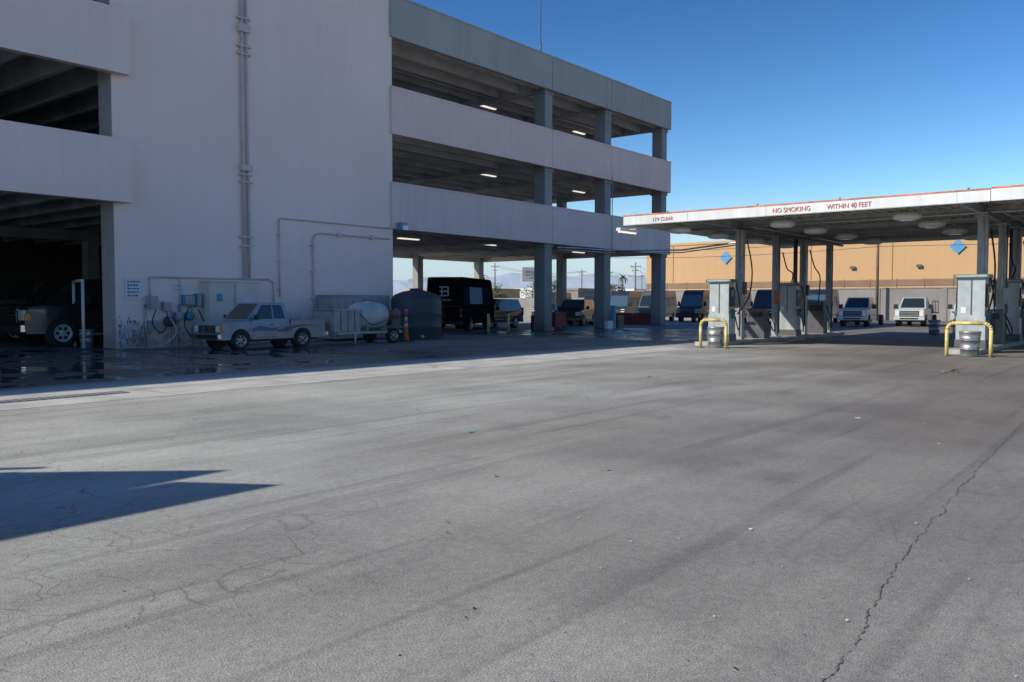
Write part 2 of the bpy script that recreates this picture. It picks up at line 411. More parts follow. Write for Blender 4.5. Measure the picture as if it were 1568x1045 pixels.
for z in (13.0,11.9,11.6,6.8,6.5,4.3,3.95):
    b.box(19.9,20.5,yw-0.1,Yf-0.002,z-0.03,z+0.03,'pipe')
b.box(19.95,20.45,yw-0.16,Yf-0.001,12.45,12.75,'pipe')
b.box(19.95,20.45,yw-0.16,Yf-0.001,6.95,7.2,'pipe')
def arcpts(cx,cz,r,a0,a1,y,n=5): return [(cx+r*math.cos(R(a0+(a1-a0)*i/n)),y,cz+r*math.sin(R(a0+(a1-a0)*i/n))) for i in range(n+1)]
b.tube([(21.8,yw,1.9),(21.8,yw,5.08)]+arcpts(21.92,5.08,0.12,180,90,yw)+[(28.1,yw,5.2)],0.03,'pipe')
b.tube([(23.55,yw,1.0),(23.55,yw,4.3)]+arcpts(23.95,4.3,0.4,180,90,yw)+[(28.1,yw,4.7)],0.04,'pipe')
b.tube([(16.1,yw,1.9),(16.1,yw,2.5)]+arcpts(16.2,2.5,0.1,180,90,yw)+[(21.3,yw,2.62),(21.5,yw,2.5),(21.5,yw,1.2)],0.035,'pipe')
b.tube([(17.3,yw,1.2),(17.3,yw,2.62)],0.03,'pipe')
for z in (2.2,3.4,4.5): b.box(21.7,21.9,Yf-0.1,Yf-.002,z,z+0.04,'pipe')
for z in (1.8,3.0,4.1): b.box(23.43,23.67,Yf-0.12,Yf-.002,z,z+0.05,'pipe')
b.box(24.9,25.15,Yf-0.12,Yf-.002,4.6,4.8,'pipe'); b.box(26.9,27.1,Yf-0.12,Yf-.002,4.6,4.8,'pipe')
b.finish('wall_conduits',parent=gar)
b=B(); b.cyl((40.7,30.4,15.2),(40.7,30.4,24),0.035,'steeld',8); b.cyl((40.7,30.4,16.25),(40.7,30.4,17),0.06,'steeld',8)
b.finish('roof_antenna',parent=gar)
b=B(); b.cyl((47.6,29.7,5.0),(47.6,29.7,9.9),0.03,'galv',8); b.tube([(41.5,29.75,5.0),(44,29.72,5.05),(48,29.7,5.1),(50,26,5.1),(44,19,5.0)],0.05,'galv')
b.tube([(41.6,29.7,4.85),(48,29.68,4.95),(50.2,26,4.95),(44.1,18.8,4.9)],0.035,'galv')
b.finish('overhead_pipe_run')
b=B(); b.box(28.5,28.9,29.55,29.83,5.2,5.5,'bluebox'); b.box(28.55,28.85,29.45,29.55,5.15,5.35,'lamp'); b.finish('wall_floodlight')

def plate(name,x,z,w,h,lines,k='signw',y=Yf-0.02):
    b=B(); b.box(x,x+w,y-0.015,y,z,z+h,k)
    for i in range(lines):
        zz=z+h*(0.88-0.8*i/max(1,lines)); 
        xx=x+w*0.15
        while xx<x+w*0.82:
            ww=random.uniform(.03,.09); b.box(xx,min(xx+ww,x+w*.88),y-0.018,y-0.0152,zz-h*0.07,zz,'signt'); xx+=ww+.03
    return b.finish(name)
plate('wall_sign',15.18,1.75,0.62,0.78,5)
plate('wall_sign',17.05,2.0,0.42,0.34,2)
b=B()
b.box(18.2,20.45,29.4,29.98,0.15,2.45,'cab')
b.box(18.15,20.5,29.35,29.98,2.45,2.5,'cab')
for x in (19.3,): b.box(x-0.012,x+0.012,29.392,29.4,0.2,2.4,'steeld')
for x in (19.2,19.4): b.box(x-.02,x+.02,29.36,29.4,1.2,1.4,'steeld')
for i in range(5): b.box(18.5,18.9,29.39,29.4,0.4+i*.06,0.42+i*.06,'steeld')
b.box(18.2,20.45,29.45,29.95,0.0,0.15,'island')
b.box(19.7,20.1,29.385,29.4,1.6,1.9,'signw'); b.box(18.5,18.75,29.385,29.4,1.7,2.0,'bluesign')
b.finish('electrical_cabinet',bevel=0.01)
def hose(pts,r=0,k=0):
    P=[Vector(p) for p in pts]; out=[]
    for i in range(len(P)-1):
        p0=P[max(i-1,0)];p1=P[i];p2=P[i+1];p3=P[min(i+2,len(P)-1)]
        for t in [j/6 for j in range(6)]:
            out.append(0.5*((2*p1)+(-p0+p2)*t+(2*p0-5*p1+4*p2-p3)*t*t+(-p0+3*p1-3*p2+p3)*t**3))
    out.append(P[-1]); return out
b=B()
for x,z,w,h,k in [(15.95,1.45,.35,.45,'steel'),(16.55,1.35,.3,.35,'galv'),(17.35,1.55,.45,.4,'bluebox'),(17.0,1.0,.3,.3,'galv'),(17.85,1.5,.22,.5,'bluebox'),(16.0,0.7,.28,.3,'steel')]:
    b.box(x,x+w,29.72,29.97,z,z+h,k); b.box(x+.04,x+w-.04,29.69,29.72,z+.05,z+h-.05,'steel')
for pts,k in [([(16.2,29.7,1.4),(16.0,29.6,0.9),(16.3,29.55,.55),(16.6,29.6,.9),(16.6,29.7,1.35)],'black'),
              ([(17.5,29.7,1.5),(17.2,29.5,.8),(17.6,29.45,.3),(18.0,29.4,.7),(17.9,29.7,1.4)],'black'),
              ([(16.6,29.7,1.3),(16.9,29.55,.6),(16.4,29.4,.15),(16.0,29.2,.05)],'white'),
              ([(17.1,29.7,1.0),(17.0,29.5,.4),(17.5,29.2,.04),(18.1,28.9,.04)],'galv')]:
    b.tube(hose(pts,0.02,k),0.022,k,6)
for x in (15.9,16.9,17.75,17.2):
    b.cyl((x,29.9,0.05),(x,29.9,1.6),0.025,'galv',8)
b.lathe((16.75,29.75,0.95),[(.02,-.1),(.2,-.1),(.2,-.08),(.1,-.07),(.1,.07),(.2,.08),(.2,.1),(.02,.1)],'steeld',18,'y')
b.lathe((17.55,29.75,1.15),[(.02,-.1),(.17,-.1),(.17,-.08),(.08,-.07),(.08,.07),(.17,.08),(.17,.1),(.02,.1)],'bluebox',18,'y')
b.finish('hose_station')
b=B()
for i in range(340):
    x=14.95+abs(random.gauss(0,0.55)) if i<280 else random.uniform(15.1,18.6); z=0.05+abs(random.gauss(0,.5)); s=random.uniform(.008,.04)
    n=9; a=random.random()*6
    b.face([(x+s*random.uniform(.4,1.3)*math.cos(a+i2*6.283/n),Yf-0.003-0.0001*i,max(0.01,z+s*random.uniform(.5,3.2)*math.sin(a+i2*6.283/n))) for i2 in range(n)],random.choice(['stain','dirt','dirt','steel','galv']))
b.finish('paint_splashes')
b=B()
b.box(23.7,25.3,28.7,29.8,0.1,1.95,'steel'); b.box(25.35,27.0,28.8,29.8,0.1,2.0,'steel')
b.box(23.65,25.33,28.65,29.85,1.951,2.0,'steel')
for x in (23.9,24.3,24.7,25.1,25.6,26.0,26.4,26.8): b.box(x-.02,x+.02,28.66,28.7,0.15,1.9,'steel')
b.finish('storage_lockers',bevel=0.01)

b=B()
b.cyl((14.3,31.3,0),(14.3,31.3,2.45),0.055,'white'); b.cyl((14.3,31.3,2.45),(14.7,32.9,2.45),0.055,'white'); b.cyl((14.7,32.9,0),(14.7,32.9,2.45),0.055,'white')
b.finish('pipe_guard_frame')
def trashcan(loc,s=1):
    b=B()
    prof=[(.21,0),(.225,.02),(.235,.2),(.245,.2),(.245,.22),(.238,.22),(.25,.45),(.26,.45),(.26,.47),(.255,.47),(.27,.66),(.285,.67),(.285,.70),(.25,.70),(.245,.62),(.02,.62)]
    b.lathe((0,0,0),prof,'galv',24)
    for a in (0,math.pi): b.tube([(.27*math.cos(a),-.08,.5),(.31*math.cos(a),-.06,.52),(.31*math.cos(a),.06,.52),(.27*math.cos(a),.08,.5)],.01,'galv',6)
    return b.finish('trash_can',loc,random.random()*3,s)
trashcan((14.55,31.6,0),0.95)

# ------------------------------------------------------------------ vehicles
def wheel(b,x,y,r,side,w=0.22,rim='rim'):
    s=side
    b.lathe((x,y,r),[(r*.62,-s*.06),(r*.66,0),(r*.95,s*.004),(r,s*-.03),(r,s*-(w-.03)),(r*.96,s*-w),(r*.3,s*-w)],'rubber',26,'y',caps=(False,True))
    b.lathe((x,y,r),[(r*.03,s*.0),(r*.15,-s*.002),(r*.18,-s*.03),(r*.50,-s*.035),(r*.58,-s*.008),(r*.64,s*.006),(r*.63,-s*.03)],rim,26,'y',caps=(True,False))
    for i in range(6):
        a=i*math.pi/3
        b.cyl((x+r*.37*math.cos(a),y-s*.02,r+r*.37*math.sin(a)),(x+r*.37*math.cos(a),y-s*.06,r+r*.37*math.sin(a)),r*.135,'black',8)
class Car(B):
    def __init__(s,W): super().__init__(); s.W=W
    def prism(s,pts,k,inset=0):
        s.hull([(x,-(s.W(z)-inset),z) for x,z in pts],[(x,(s.W(z)-inset),z) for x,z in pts],k)
    def side(s,pts,k,off=.008,both=True):
        s.face([(x,-(s.W(z)+off),z) for x,z in pts],k)
        if both: s.face([(x,(s.W(z)+off),z) for x,z in pts],k)
    def cross(s,x0,z0,x1,z1,k,f=0.9,off=.01,f0=None):
        dx,dz=x1-x0,z1-z0; l=math.hypot(dx,dz); nx,nz=-dz/l,dx/l
        if f0 is None:f0=-f
        w0,w1=s.W(z0),s.W(z1)
        s.face([(x0+nx*off,f0*w0,z0+nz*off),(x0+nx*off,f*w0,z0+nz*off),(x1+nx*off,f*w1,z1+nz*off),(x1+nx*off,f0*w1,z1+nz*off)],k)
def arch(cx,r,z0=0.35,n=9):
    c=0.34
    a0=math.asin(max(-1,min(1,(z0-c)/r)))
    A=[a0+(math.pi-2*a0)*i/n for i in range(n+1)]
    return [(cx+r*math.cos(a),c+r*math.sin(a)) for a in A]
def lin(pairs):
    def f(z):
        if z<=pairs[0][0]: return pairs[0][1]
        for (a,va),(b_,vb) in zip(pairs[:-1],pairs[1:]):
            if z<=b_: return va+(vb-va)*(z-a)/(b_-a)
        return pairs[-1][1]
    return f
def pickup(name,loc,rot,paint,scale=1,modern=False,bed=True,glass='glass',stripe=False,rack=False):
    c=Car(lin([(0,.80),(.98,.80),(1.03,.76),(1.66,.63)]))
    L=4.5 if bed else 3.0
    hz=0.95 if not modern else 1.04
    z0=.36
    low=[]
    if bed: low+=arch(3.42,.40,z0)
    low+=arch(.80,.40,z0)
    if bed:
        body=[(0.02,z0),(0.0,.62),(0.05,hz-.06),(.14,hz),(1.12,1.02),(2.85,1.02),(2.85,.80),(L,.80),(L,z0)]+low
        c.prism(body,paint)
        for s in (-1,1):
            y0,y1=sorted((s*.80,s*.74)); c.box(2.9,L,y0,y1,.801,1.0,paint)
            y0,y1=sorted((s*.81,s*.72)); c.box(2.9,L+.01,y0,y1,1.0,1.03,paint)
        c.box(L-.05,L+.005,-.735,.735,.801,1.0,paint)
        c.box(2.86,2.90,-.79,.79,.45,1.0,'black')
    else:
        body=[(0.02,z0),(0.0,.62),(0.05,hz-.06),(.14,hz),(1.12,1.06),(2.9,1.06),(L,1.0),(L,z0)]+low
        c.prism(body,paint)
        c.box(2.95,6.0,-.42,-.32,.5,.66,'steeld'); c.box(2.95,6.0,.32,.42,.5,.66,'steeld')
        for x in (3.6,4.6,5.8): c.box(x,x+.1,-.32,.32,.52,.62,'steeld')
        c.box(3.2,3.9,-.78,-.44,.35,.68,'steeld')
        if rack:
            c.box(3.3,6.0,-.85,.85,.75,.83,'steeld')
            for x in (3.32,4.6,5.9):
                for s in (-.8,.8): c.box(x,x+.06,s-.03,s+.03,.83,1.5,'steeld')
            for s in (-.8,.8): c.box(3.32,5.96,s-.025,s+.025,1.5,1.55,'steeld')
            c.box(3.35,4.2,-.78,.78,.83,1.2,'steel')
    c.box(.3,L-.3,-.6,.6,.28,.5,'black')
    ct=1.66 if not modern else 1.74
    zb=1.021 if not modern else 1.061
    cab=[(1.08,zb),(1.66,ct-.03),(1.80,ct),(2.62,ct),(2.72,ct-.03),(2.84,zb)]
    c.prism(cab,paint)
    c.cross(1.13,1.06+(zb-1.02),1.645,ct-.06,glass,.90,off=.012)
    c.cross(2.70,ct-.08,2.82,1.12,glass,.8,off=.012)
    c.side([(1.36,zb+.05),(1.75,ct-.09),(2.14,ct-.09),(2.14,zb+.05)],glass)
    c.side([(2.20,zb+.05),(2.20,ct-.09),(2.58,ct-.09),(2.68,zb+.05)],glass)
    for x in (1.22,2.17): c.side([(x,.42),(x,1.0),(x+.012,1.0),(x+.012,.42)],'black',.004)
    c.side([(1.22,.42),(1.22,.432),(2.17,.432),(2.17,.42)],'black',.004)
    c.side([(1.98,.86),(1.98,.89),(2.12,.89),(2.12,.86)],'black',.014)
    c.side([(1.25,.66),(1.25,.69),(2.95,.69),(2.95,.66)],'black',.006)
    if stripe:
        c.side([(1.25,.74),(1.6,.84),(2.1,.74),(2.5,.78),(2.1,.64),(1.5,.66),(1.3,.62)],'silverd',.007)
        c.side([(2.2,.60),(2.7,.78),(3.3,.86),(4.2,.80),(3.6,.80),(3.0,.72),(2.8,.60)],'silverd',.0075)
    c.box(-.10,.02,-.82,.82,.40,.56,'chrome' if not modern else 'white_car')
    c.box(-.115,-.10,-.5,.5,.44,.52,'black')
    c.box(-.02,.03,-.52,.52,.60,hz-.10,'black')
    if modern:
        for i in range(3): c.box(-.035,-.02,-.5,.5,.65+i*.09,.68+i*.09,'steel')
        c.box(-.03,.0,-.56,.56,hz-.12,hz-.08,'white_car')
    else:
        for i in range(4): c.box(-.03,-.02,-.5,.5,.63+i*.055,.645+i*.055,'rim')
        for y in (-.18,.18): c.box(-.032,-.02,y-.012,y+.012,.61,hz-.11,'rim')
    for s in (-1,1):
        y0,y1=sorted((s*.54,s*.77)); c.box(-.015,.05,y0,y1,.64,hz-.10,'lamp')
        y0,y1=sorted((s*.775,s*.806)); c.box(.0,.12,y0,y1,.62,hz-.12,'amber')
        y0,y1=sorted((s*.70,s*.81))
        if bed: c.box(L-.04,L+.015,y0,y1,.62,.92,'tail')
        y0,y1=sorted((s*.84,s*1.02 if not modern else s*1.08)); c.box(1.30,1.38,y0,y1,1.05,1.22 if not modern else 1.32,'black')
        y0,y1=sorted((s*.76,s*.86)); c.box(1.32,1.36,y0,y1,1.07,1.11,'black')
        for xx in ([.80,3.42] if bed else [.80]):
            y0,y1=sorted((s*.55,s*.76)); c.cyl((xx,y0,.36),(xx,y1,.36),.385,'black',18)
    if bed: c.box(L,L+.14,-.78,.78,.42,.56,'chrome')
    for s in (-1,1):
        for xx in ([.80,3.42] if bed else [.80,4.9]): wheel(c,xx,s*.82,.335,s)
    return c.finish(name,loc,rot,scale,bevel=0.03)

def van(name,loc,rot,paint,scale=1,glass='glass',bus=False):
    c=Car(lin([(0,.98),(1.25,.98),(2.75,.84)]))
    z0=.38
    body=[(0.05,z0),(0,.75),(.08,1.02),(.35,1.18),(.95,1.25),(5.9,1.25),(5.95,z0)]+arch(4.75,.42,z0)+arch(1.0,.42,z0)
    c.prism(body,paint)
    c.prism([(.90,1.251),(1.62,2.35),(1.85,2.6),(2.2,2.72),(5.7,2.72),(5.86,2.5),(5.9,1.251)],paint)
    c.cross(.96,1.33,1.58,2.28,glass,.90,off=.014)
    c.side([(1.35,1.32),(1.85,2.12),(2.25,2.12),(2.25,1.30)],glass)
    for x0,x1 in ((2.35,3.4),(3.5,4.55),(4.65,5.6)): c.side([(x0,1.35),(x0,2.15),(x1,2.15),(x1,1.35)],glass)
    for x in (1.3,2.3,3.45): c.side([(x,.45),(x,1.22),(x+.015,1.22),(x+.015,.45)],'black',.005)
    c.side([(.3,.6),(.3,.68),(5.6,.68),(5.6,.6)],'black',.008)
    c.cross(.02,.80,.10,1.0,'black',.5,off=.02)
    for z in (.84,.91,.97): c.box(-.02,.1,-.48,.48,z,z+.015,'chrome')
    c.box(-.06,.1,-.98,.98,.40,.62,'black'); 
    for s in (-1,1):
        y0,y1=sorted((s*.62,s*.97)); c.hull([(.02,y0,.82),(.22,y0,.82),(.22,y1,.82),(.02,y1,.82)],[(.10,y0,1.08),(.3,y0,1.08),(.3,y1,1.08),(.10,y1,1.08)],'lamp')
        y0,y1=sorted((s*1.04,s*1.22)); c.box(1.25,1.35,y0,y1,1.35,1.75,'black')
        y0,y1=sorted((s*.95,s*1.08)); c.box(1.27,1.33,y0,y1,1.38,1.42,'black')
        y0,y1=sorted((s*.86,s*.97)); c.box(5.9,5.965,y0,y1,.9,1.5,'tail')
        for xx in (1.0,4.75): c.cyl((xx,s*.7,.36),(xx,s*.93,.36),.40,'black',18); wheel(c,xx,s*.99,.35,s)
    c.cross(5.86,2.2,5.9,1.4,glass,.8,off=.02)
    return c.finish(name,loc,rot,scale,bevel=0.04)

def suv(name,loc,rot,paint,scale=1,glass='glass'):
    c=Car(lin([(0,.95),(1.1,.95),(1.15,.92),(1.85,.74)]))
    z0=.36
    c.prism([(0.03,z0),(0,.65),(.06,1.0),(.2,1.08),(1.3,1.15),(4.95,1.15),(5.0,z0)]+arch(4.0,.44,z0)+arch(.95,.44,z0),paint)
    c.prism([(1.25,1.151),(1.95,1.82),(2.1,1.86),(4.65,1.84),(4.95,1.151)],paint)
    c.cross(1.33,1.22,1.92,1.79,glass,.9,off=.012); c.cross(4.70,1.74,4.90,1.25,glass,.85,off=.012)
    for x0,x1,x2,x3 in ((1.55,2.08,2.6,2.6),(2.68,2.68,3.5,3.5),(3.58,3.58,4.5,4.72)): c.side([(x0,1.2),(x1,1.75),(x2,1.75),(x3,1.2)],glass)
    for x in (1.5,2.64,3.54): c.side([(x,.42),(x,1.12),(x+.012,1.12),(x+.012,.42)],'steeld',.004)
    for x in (2.4,3.3): c.side([(x,1.0),(x,1.03),(x+.18,1.03),(x+.18,1.0)],'chrome',.014)
    c.side([(1.5,.56),(1.5,.60),(3.5,.60),(3.5,.56)],'chrome',.006)
    c.box(1.5,3.5,-1.08,-.9,.30,.36,'steel'); c.box(1.5,3.5,.9,1.08,.30,.36,'steel')
    c.box(-.09,.05,-.93,.93,.42,.6,'chrome'); c.box(-.03,.05,-.55,.55,.66,1.0,'black')
    for i in range(4): c.box(-.045,-.03,-.55,.55,.68+i*.08,.71+i*.08,'chrome')
    c.box(-.04,.0,-.6,.6,.985,1.02,'chrome')
    for s in (-1,1):
        y0,y1=sorted((s*.6,s*.9)); c.box(-.02,.08,y0,y1,.72,.98,'lamp')
        y0,y1=sorted((s*.9,s*.957)); c.box(.0,.15,y0,y1,.72,.9,'amber')
        y0,y1=sorted((s*.80,s*.955)); c.box(4.9,5.01,y0,y1,.8,1.3,'tail')
        y0,y1=sorted((s*.98,s*1.2)); c.box(1.5,1.6,y0,y1,1.15,1.38,'black')
        y0,y1=sorted((s*.9,s*1.0)); c.box(1.53,1.57,y0,y1,1.17,1.2,'black')
        for xx in (.95,4.0): c.cyl((xx,s*.68,.38),(xx,s*.9,.38),.42,'black',18); wheel(c,xx,s*.96,.37,s,rim='white_car')
    return c.finish(name,loc,rot,scale,bevel=0.035)

def minibus(name,loc,rot):
    c=Car(lin([(0,1.1),(1.4,1.1),(3.2,1.02)]))
    z0=.42
    arcs=arch(5.9,.44,z0)+arch(1.7,.44,z0)
    c.prism([(0,z0),(0,1.4),(7.0,1.4),(7.0,z0)]+arcs,'blackbus')
    c.prism([(0,1.401),(.04,3.0),(.15,3.15),(6.3,3.15),(6.6,3.0),(7.0,1.401)],'blackbus')
    c.side([(1.5,1.6),(1.5,2.6),(4.2,2.6),(4.2,1.6)],'busblue'); 
    for x0,x1 in ((.3,1.4),(4.3,5.0),(5.1,6.1)): c.side([(x0,1.55),(x0,2.65),(x1,2.65),(x1,1.55)],'busglass')
    c.cross(6.97,1.55,6.62,2.9,'glass',.9,off=-.012)
    c.box(-.12,0,-1.08,1.08,.42,.62,'black')
    c.box(-.01,0,-.95,.95,1.45,1.47,'steeld'); c.box(-.01,0,-.008,.008,.7,3.0,'steeld')
    for s in (-1,1):
        y0,y1=sorted((s*.93,s*1.06)); c.box(-.02,0,y0,y1,1.0,1.35,'tail'); c.box(-.02,0,y0,y1,.85,.96,'amber')
        y0,y1=sorted((s*.6,s*.95)); c.box(-.02,.0,y0,y1,3.02,3.06,'tail')
        for xx in (1.7,5.9): c.cyl((xx,s*.8,.38),(xx,s*1.05,.38),.42,'black',18); wheel(c,xx,s*1.11,.4,s)
    o=c.finish(name,loc,rot,bevel=.03)
    l=B()
    for z in (2.55,2.3,2.05): l.box(-.03,-.015,-.2,.28,z,z+.06,'signw')
    l.box(-.03,-.015,-.28,-.2,2.08,2.32,'signw'); l.box(-.03,-.015,-.28,-.2,2.36,2.58,'signw'); l.box(-.03,-.015,.1,.16,2.05,2.61,'signw')
    l.box(-.03,-.015,-.4,.4,1.8,1.86,'steel')
    lo=l.finish('logo',parent=o)
    return o

pickup('pickup_truck',(16.3,26.52,0),R(0),'silver',1.0,stripe=True,glass='glass')
minibus('minibus',(35.55,33.4,0),R(25))
suv('black_suv',(12.9,34.1,0),R(0),'blackcar',1.4)
suv('black_suv',(13.3,39.5,0),R(3),'blackcar',1.4)
suv('parked_suv',(41.0,36.3,0),R(8),'blackcar',1.05)
suv('parked_suv',(45.5,38.8,0),R(185),'bluecar',1.0)
suv('parked_suv',(50.5,35.3,0),R(20),'bluecar',1.05,'glasssky')
suv('parked_suv',(46.0,43.5,0),R(0),'blackcar',1.1)
for (x,y,r,p,g) in [(70,46.5,12,'bluecar','glass'),(68,42.2,12,'bluecar','glasssky'),(67.5,38.6,10,'greycar','glass'),(67.5,34.4,10,'bluecar','glasssky'),(67.8,31.4,8,'blackcar','glass'),(69,28.3,8,'blackcar','glass'),(71,24.6,8,'blackcar','glasssky'),(71,53,12,'blackcar','glass')]:
    van('passenger_van',(x,y,0),R(r),p,1.05,g)
for (x,y,p,bd,rk) in [(62.5,18.9,'truckgrey',False,False),(64.5,15.6,'truckgrey',False,True),(65,12.1,'white_car',False,False),(66,8.7,'truckgrey',False,True),(66,5.4,'white_car',False,False)]:
    pickup('work_truck',(x,y,0),R(5),p,1.2,modern=True,bed=bd,glass='glass',rack=rk)

b=B()
b.box(21.3,24.7,25.6,25.68,.42,.52,'steel'); b.box(21.3,24.7,26.9,26.98,.42,.52,'steel')
for x in (21.3,22.4,23.5,24.62): b.box(x,x+.08,25.68,26.9,.43,.51,'steel')
b.box(21.15,22.45,25.62,26.96,.53,1.35,'steel'); b.box(21.1,22.5,25.58,27.0,1.35,1.40,'galv')
for x in (21.45,21.8,22.15): b.box(x-.015,x+.015,25.6,25.62,.55,1.33,'steeld')
b.lathe((22.6,26.3,1.12),[(.1,0),(.38,.04),(.50,.14),(.54,.3),(.55,.6),(.565,.62),(.565,.68),(.55,.7),(.55,1.1),(.565,1.12),(.565,1.18),(.55,1.2),(.54,1.4),(.48,1.56),(.34,1.66),(.1,1.7)],'tankw',30,'x')
b.cyl((23.4,26.3,1.62),(23.4,26.3,1.74),.17,'tankw',18); b.cyl((23.4,26.3,1.74),(23.4,26.3,1.77),.19,'black',18)
for x in (22.95,24.0): b.box(x-.03,x+.03,25.75,26.85,.52,.72,'steel')
b.box(24.3,24.75,25.75,26.85,.53,1.05,'steeld'); b.cyl((24.5,26.0,1.05),(24.5,26.0,1.35),.1,'cone',12)
b.lathe((24.5,25.75,1.2),[(.02,-.05),(.22,-.05),(.22,0.05),(.02,.05)],'steeld',16,'y')
wheel(b,24.15,25.5,.32,-1); wheel(b,24.15,27.1,.32,1)
b.hull([(23.75,25.32,.62),(24.55,25.32,.62),(24.55,25.58,.62),(23.75,25.58,.62)],[(23.85,25.32,.72),(24.45,25.32,.72),(24.45,25.58,.72),(23.85,25.58,.72)],'steeld')
b.cyl((22.2,25.65,0),(22.2,25.65,.45),.03,'galv',8)
b.tube([(21.3,25.64,.47),(20.95,26.29,.47),(21.3,26.94,.47)],.04,'steel')
b.tube([(24.9,26.3,.45),(25.0,26.3,.1)],.03,'galv')
b.tube(hose([(22.4,25.6,1.2),(22.9,25.5,.8),(23.5,25.45,.9),(24.4,25.6,1.1)]),.02,'black',6)
b.finish('water_tank_trailer',bevel=.008)
b=B()
b.box(-.22,.22,-.22,.22,0,.05,'rubber'); b.lathe((0,0,.05),[(.14,0),(.09,.08),(.075,.5)],'cone',18); b.lathe((0,0,.55),[(.076,0),(.068,.15)],'white',18)
b.lathe((0,0,.70),[(.068,0),(.060,.12)],'cone',18); b.lathe((0,0,.82),[(.060,0),(.052,.12)],'white',18); b.lathe((0,0,.94),[(.052,0),(.045,.2),(.06,.22),(.06,.3),(.02,.32)],'cone',18)
b.finish('traffic_delineator',(25.6,26.3,0),0,1.1)
b=B()
b.lathe((0,0,0),[(1.12,0),(1.14,.05),(1.14,.5),(1.16,.53),(1.16,.57),(1.14,.6),(1.14,1.1),(1.16,1.13),(1.16,1.17),(1.14,1.2),(1.14,1.8),(1.10,1.93),(.95,2.05),(.6,2.18),(.28,2.24),(.28,2.32),(.05,2.33)],'tank',40)
b.cyl((-.7,-.95,.15),(-.75,-1.2,.15),.06,'galv'); b.tube([(.9,-.75,0.1),(.9,-.76,2.0)],.03,'steeld')
b.finish('storage_tank',(27.9,28.0,0))

b=B()
for y0,y1 in ((31.3,35.4),(36.0,40.5)):
    b.hull([(57.2,y0,0),(57.8,y0,0),(57.8,y1,0),(57.2,y1,0)],[(57.35,y0,.9),(57.65,y0,.9),(57.65,y1,.9),(57.35,y1,.9)],'redwall')
b.finish('red_barrier',bevel=.02)
# drums, tool chest and pallet stack between the garage columns
def drum(loc,k):
    b=B(); b.lathe((0,0,0),[(.28,0),(.295,.02),(.285,.05),(.285,.29),(.30,.31),(.285,.33),(.285,.58),(.30,.60),(.285,.62),(.285,.85),(.295,.87),(.28,.88),(.26,.86),(.02,.86)],k,22); b.finish('oil_drum',loc)
for x,y,k in ((42.3,31.3,'bluebox'),(42.9,31.6,'steeld'),(42.6,32.2,'redwall'),(49.0,31.2,'steeld'),(49.6,31.5,'bluebox'),(29.6,31.5,'steeld')): drum((x,y,0),k)
b=B(); b.box(0,1.3,0,.6,.14,1.05,'redwall'); b.box(-.02,1.32,-.02,.62,1.05,1.1,'steeld')
for i in range(5): b.box(.05,1.25,-.015,0,.2+i*.17,.34+i*.17,'redwall'); b.box(.3,1.0,-.03,-.015,.28+i*.17,.30+i*.17,'chrome')
for x in (.12,1.18):
    for y in (.1,.5): b.lathe((x,y-.03,.07),[(.02,0),(.07,0),(.07,.06),(.02,.06)],'rubber',14,'y')
b.finish('tool_chest',(44.2,31.8,0),R(5))
b=B()
for j in range(6):
    z=j*.14
    for y in (0,.45,.9): b.box(0,1.2,y,y+.1,z,z+.09,'wood')
    for i in range(7): b.box(i*.17,i*.17+.11,0,1.0,z+.09,z+.115,'wood')
b.finish('pallet_stack',(51.2,31.4,0),R(12))
for x,y in ((38.3,30.9),(36.6,31.0)):
    b=B(); b.cyl((0,0,0),(0,0,1.0),.08,'yellow'); b.lathe((0,0,1.0),[(.08,0),(.06,.05),(.01,.07)],'yellow',12); b.finish('bollard',(x,y,0))
b=B(); b.box(41.63,41.9,30.0,30.19,1.2,1.6,'bluebox'); b.box(48.23,48.45,29.9,30.19,0,1.5,'bluebox'); b.box(47.5,48.2,29.95,30.19,0,.5,'signw'); b.finish('column_utility_boxes')
b=B()
for i in range(14): b.cyl((38.5+i*.9,45.8,0),(38.5+i*.9,45.8,2.2),.03,'steeld',6)
b.box(38.5,50.3,45.78,45.82,2.1,2.15,'steeld'); b.box(38.5,50.3,45.78,45.82,1.0,1.05,'steeld'); b.finish('metal_railing')

# ------------------------------------------------------------------ fuel canopy
can=empty('fuel_station_canopy')
X0,X1,Y0,Y1=29.2,46.0,-7.5,17.7
b=B()
b.box(X0+.06,X1-.06,Y0+.06,Y1-.06,5.0,5.06,'under')
y=Y0+.3
while y<Y1-.2:
    b.box(X0+.07,X1-.07,y,y+.10,4.955,4.999,'under'); y+=.42
b.finish('roof_deck',parent=can)
b=B()
b.box(X0,X0+.06,4.85,Y1,4.73,5.06,'fascia'); b.box(X0-.05,X0+.06,Y0,4.82,4.71,5.08,'fascia')
b.box(X1-.06,X1,Y0,Y1,4.73,5.06,'fascia'); b.box(X0+.061,X1-.061,Y1-.06,Y1,4.73,5.06,'fascia'); b.box(X0+.061,X1-.061,Y0,Y0+.06,4.73,5.06,'fascia')
b.box(X0-.012,X0+.07,4.85,Y1+.01,5.062,5.11,'orange'); b.box(X0-.062,X0+.07,Y0,4.82,5.082,5.13,'orange')
b.box(X0+.071,X1,Y1-.07,Y1+.01,5.062,5.1,'orange')
b.box(X0-.015,X0-.001,4.85,Y1,4.70,4.73,'steel')
yy=14.9
while yy>5: b.box(X0-.004,X0-.001,yy,yy+.015,4.74,5.05,'steel'); yy-=3.05
for yy in (12.3,9.4,5.5,2.2,15.9): b.cyl((X0+.3,yy,5.06),(X0+.3,yy,5.2),.03,'steeld',6)
b.finish('fascia',parent=can)
b=B()
rows=[14.5,5.68,-3.1]; cols=[33.1,36.9,40.4,44.0]
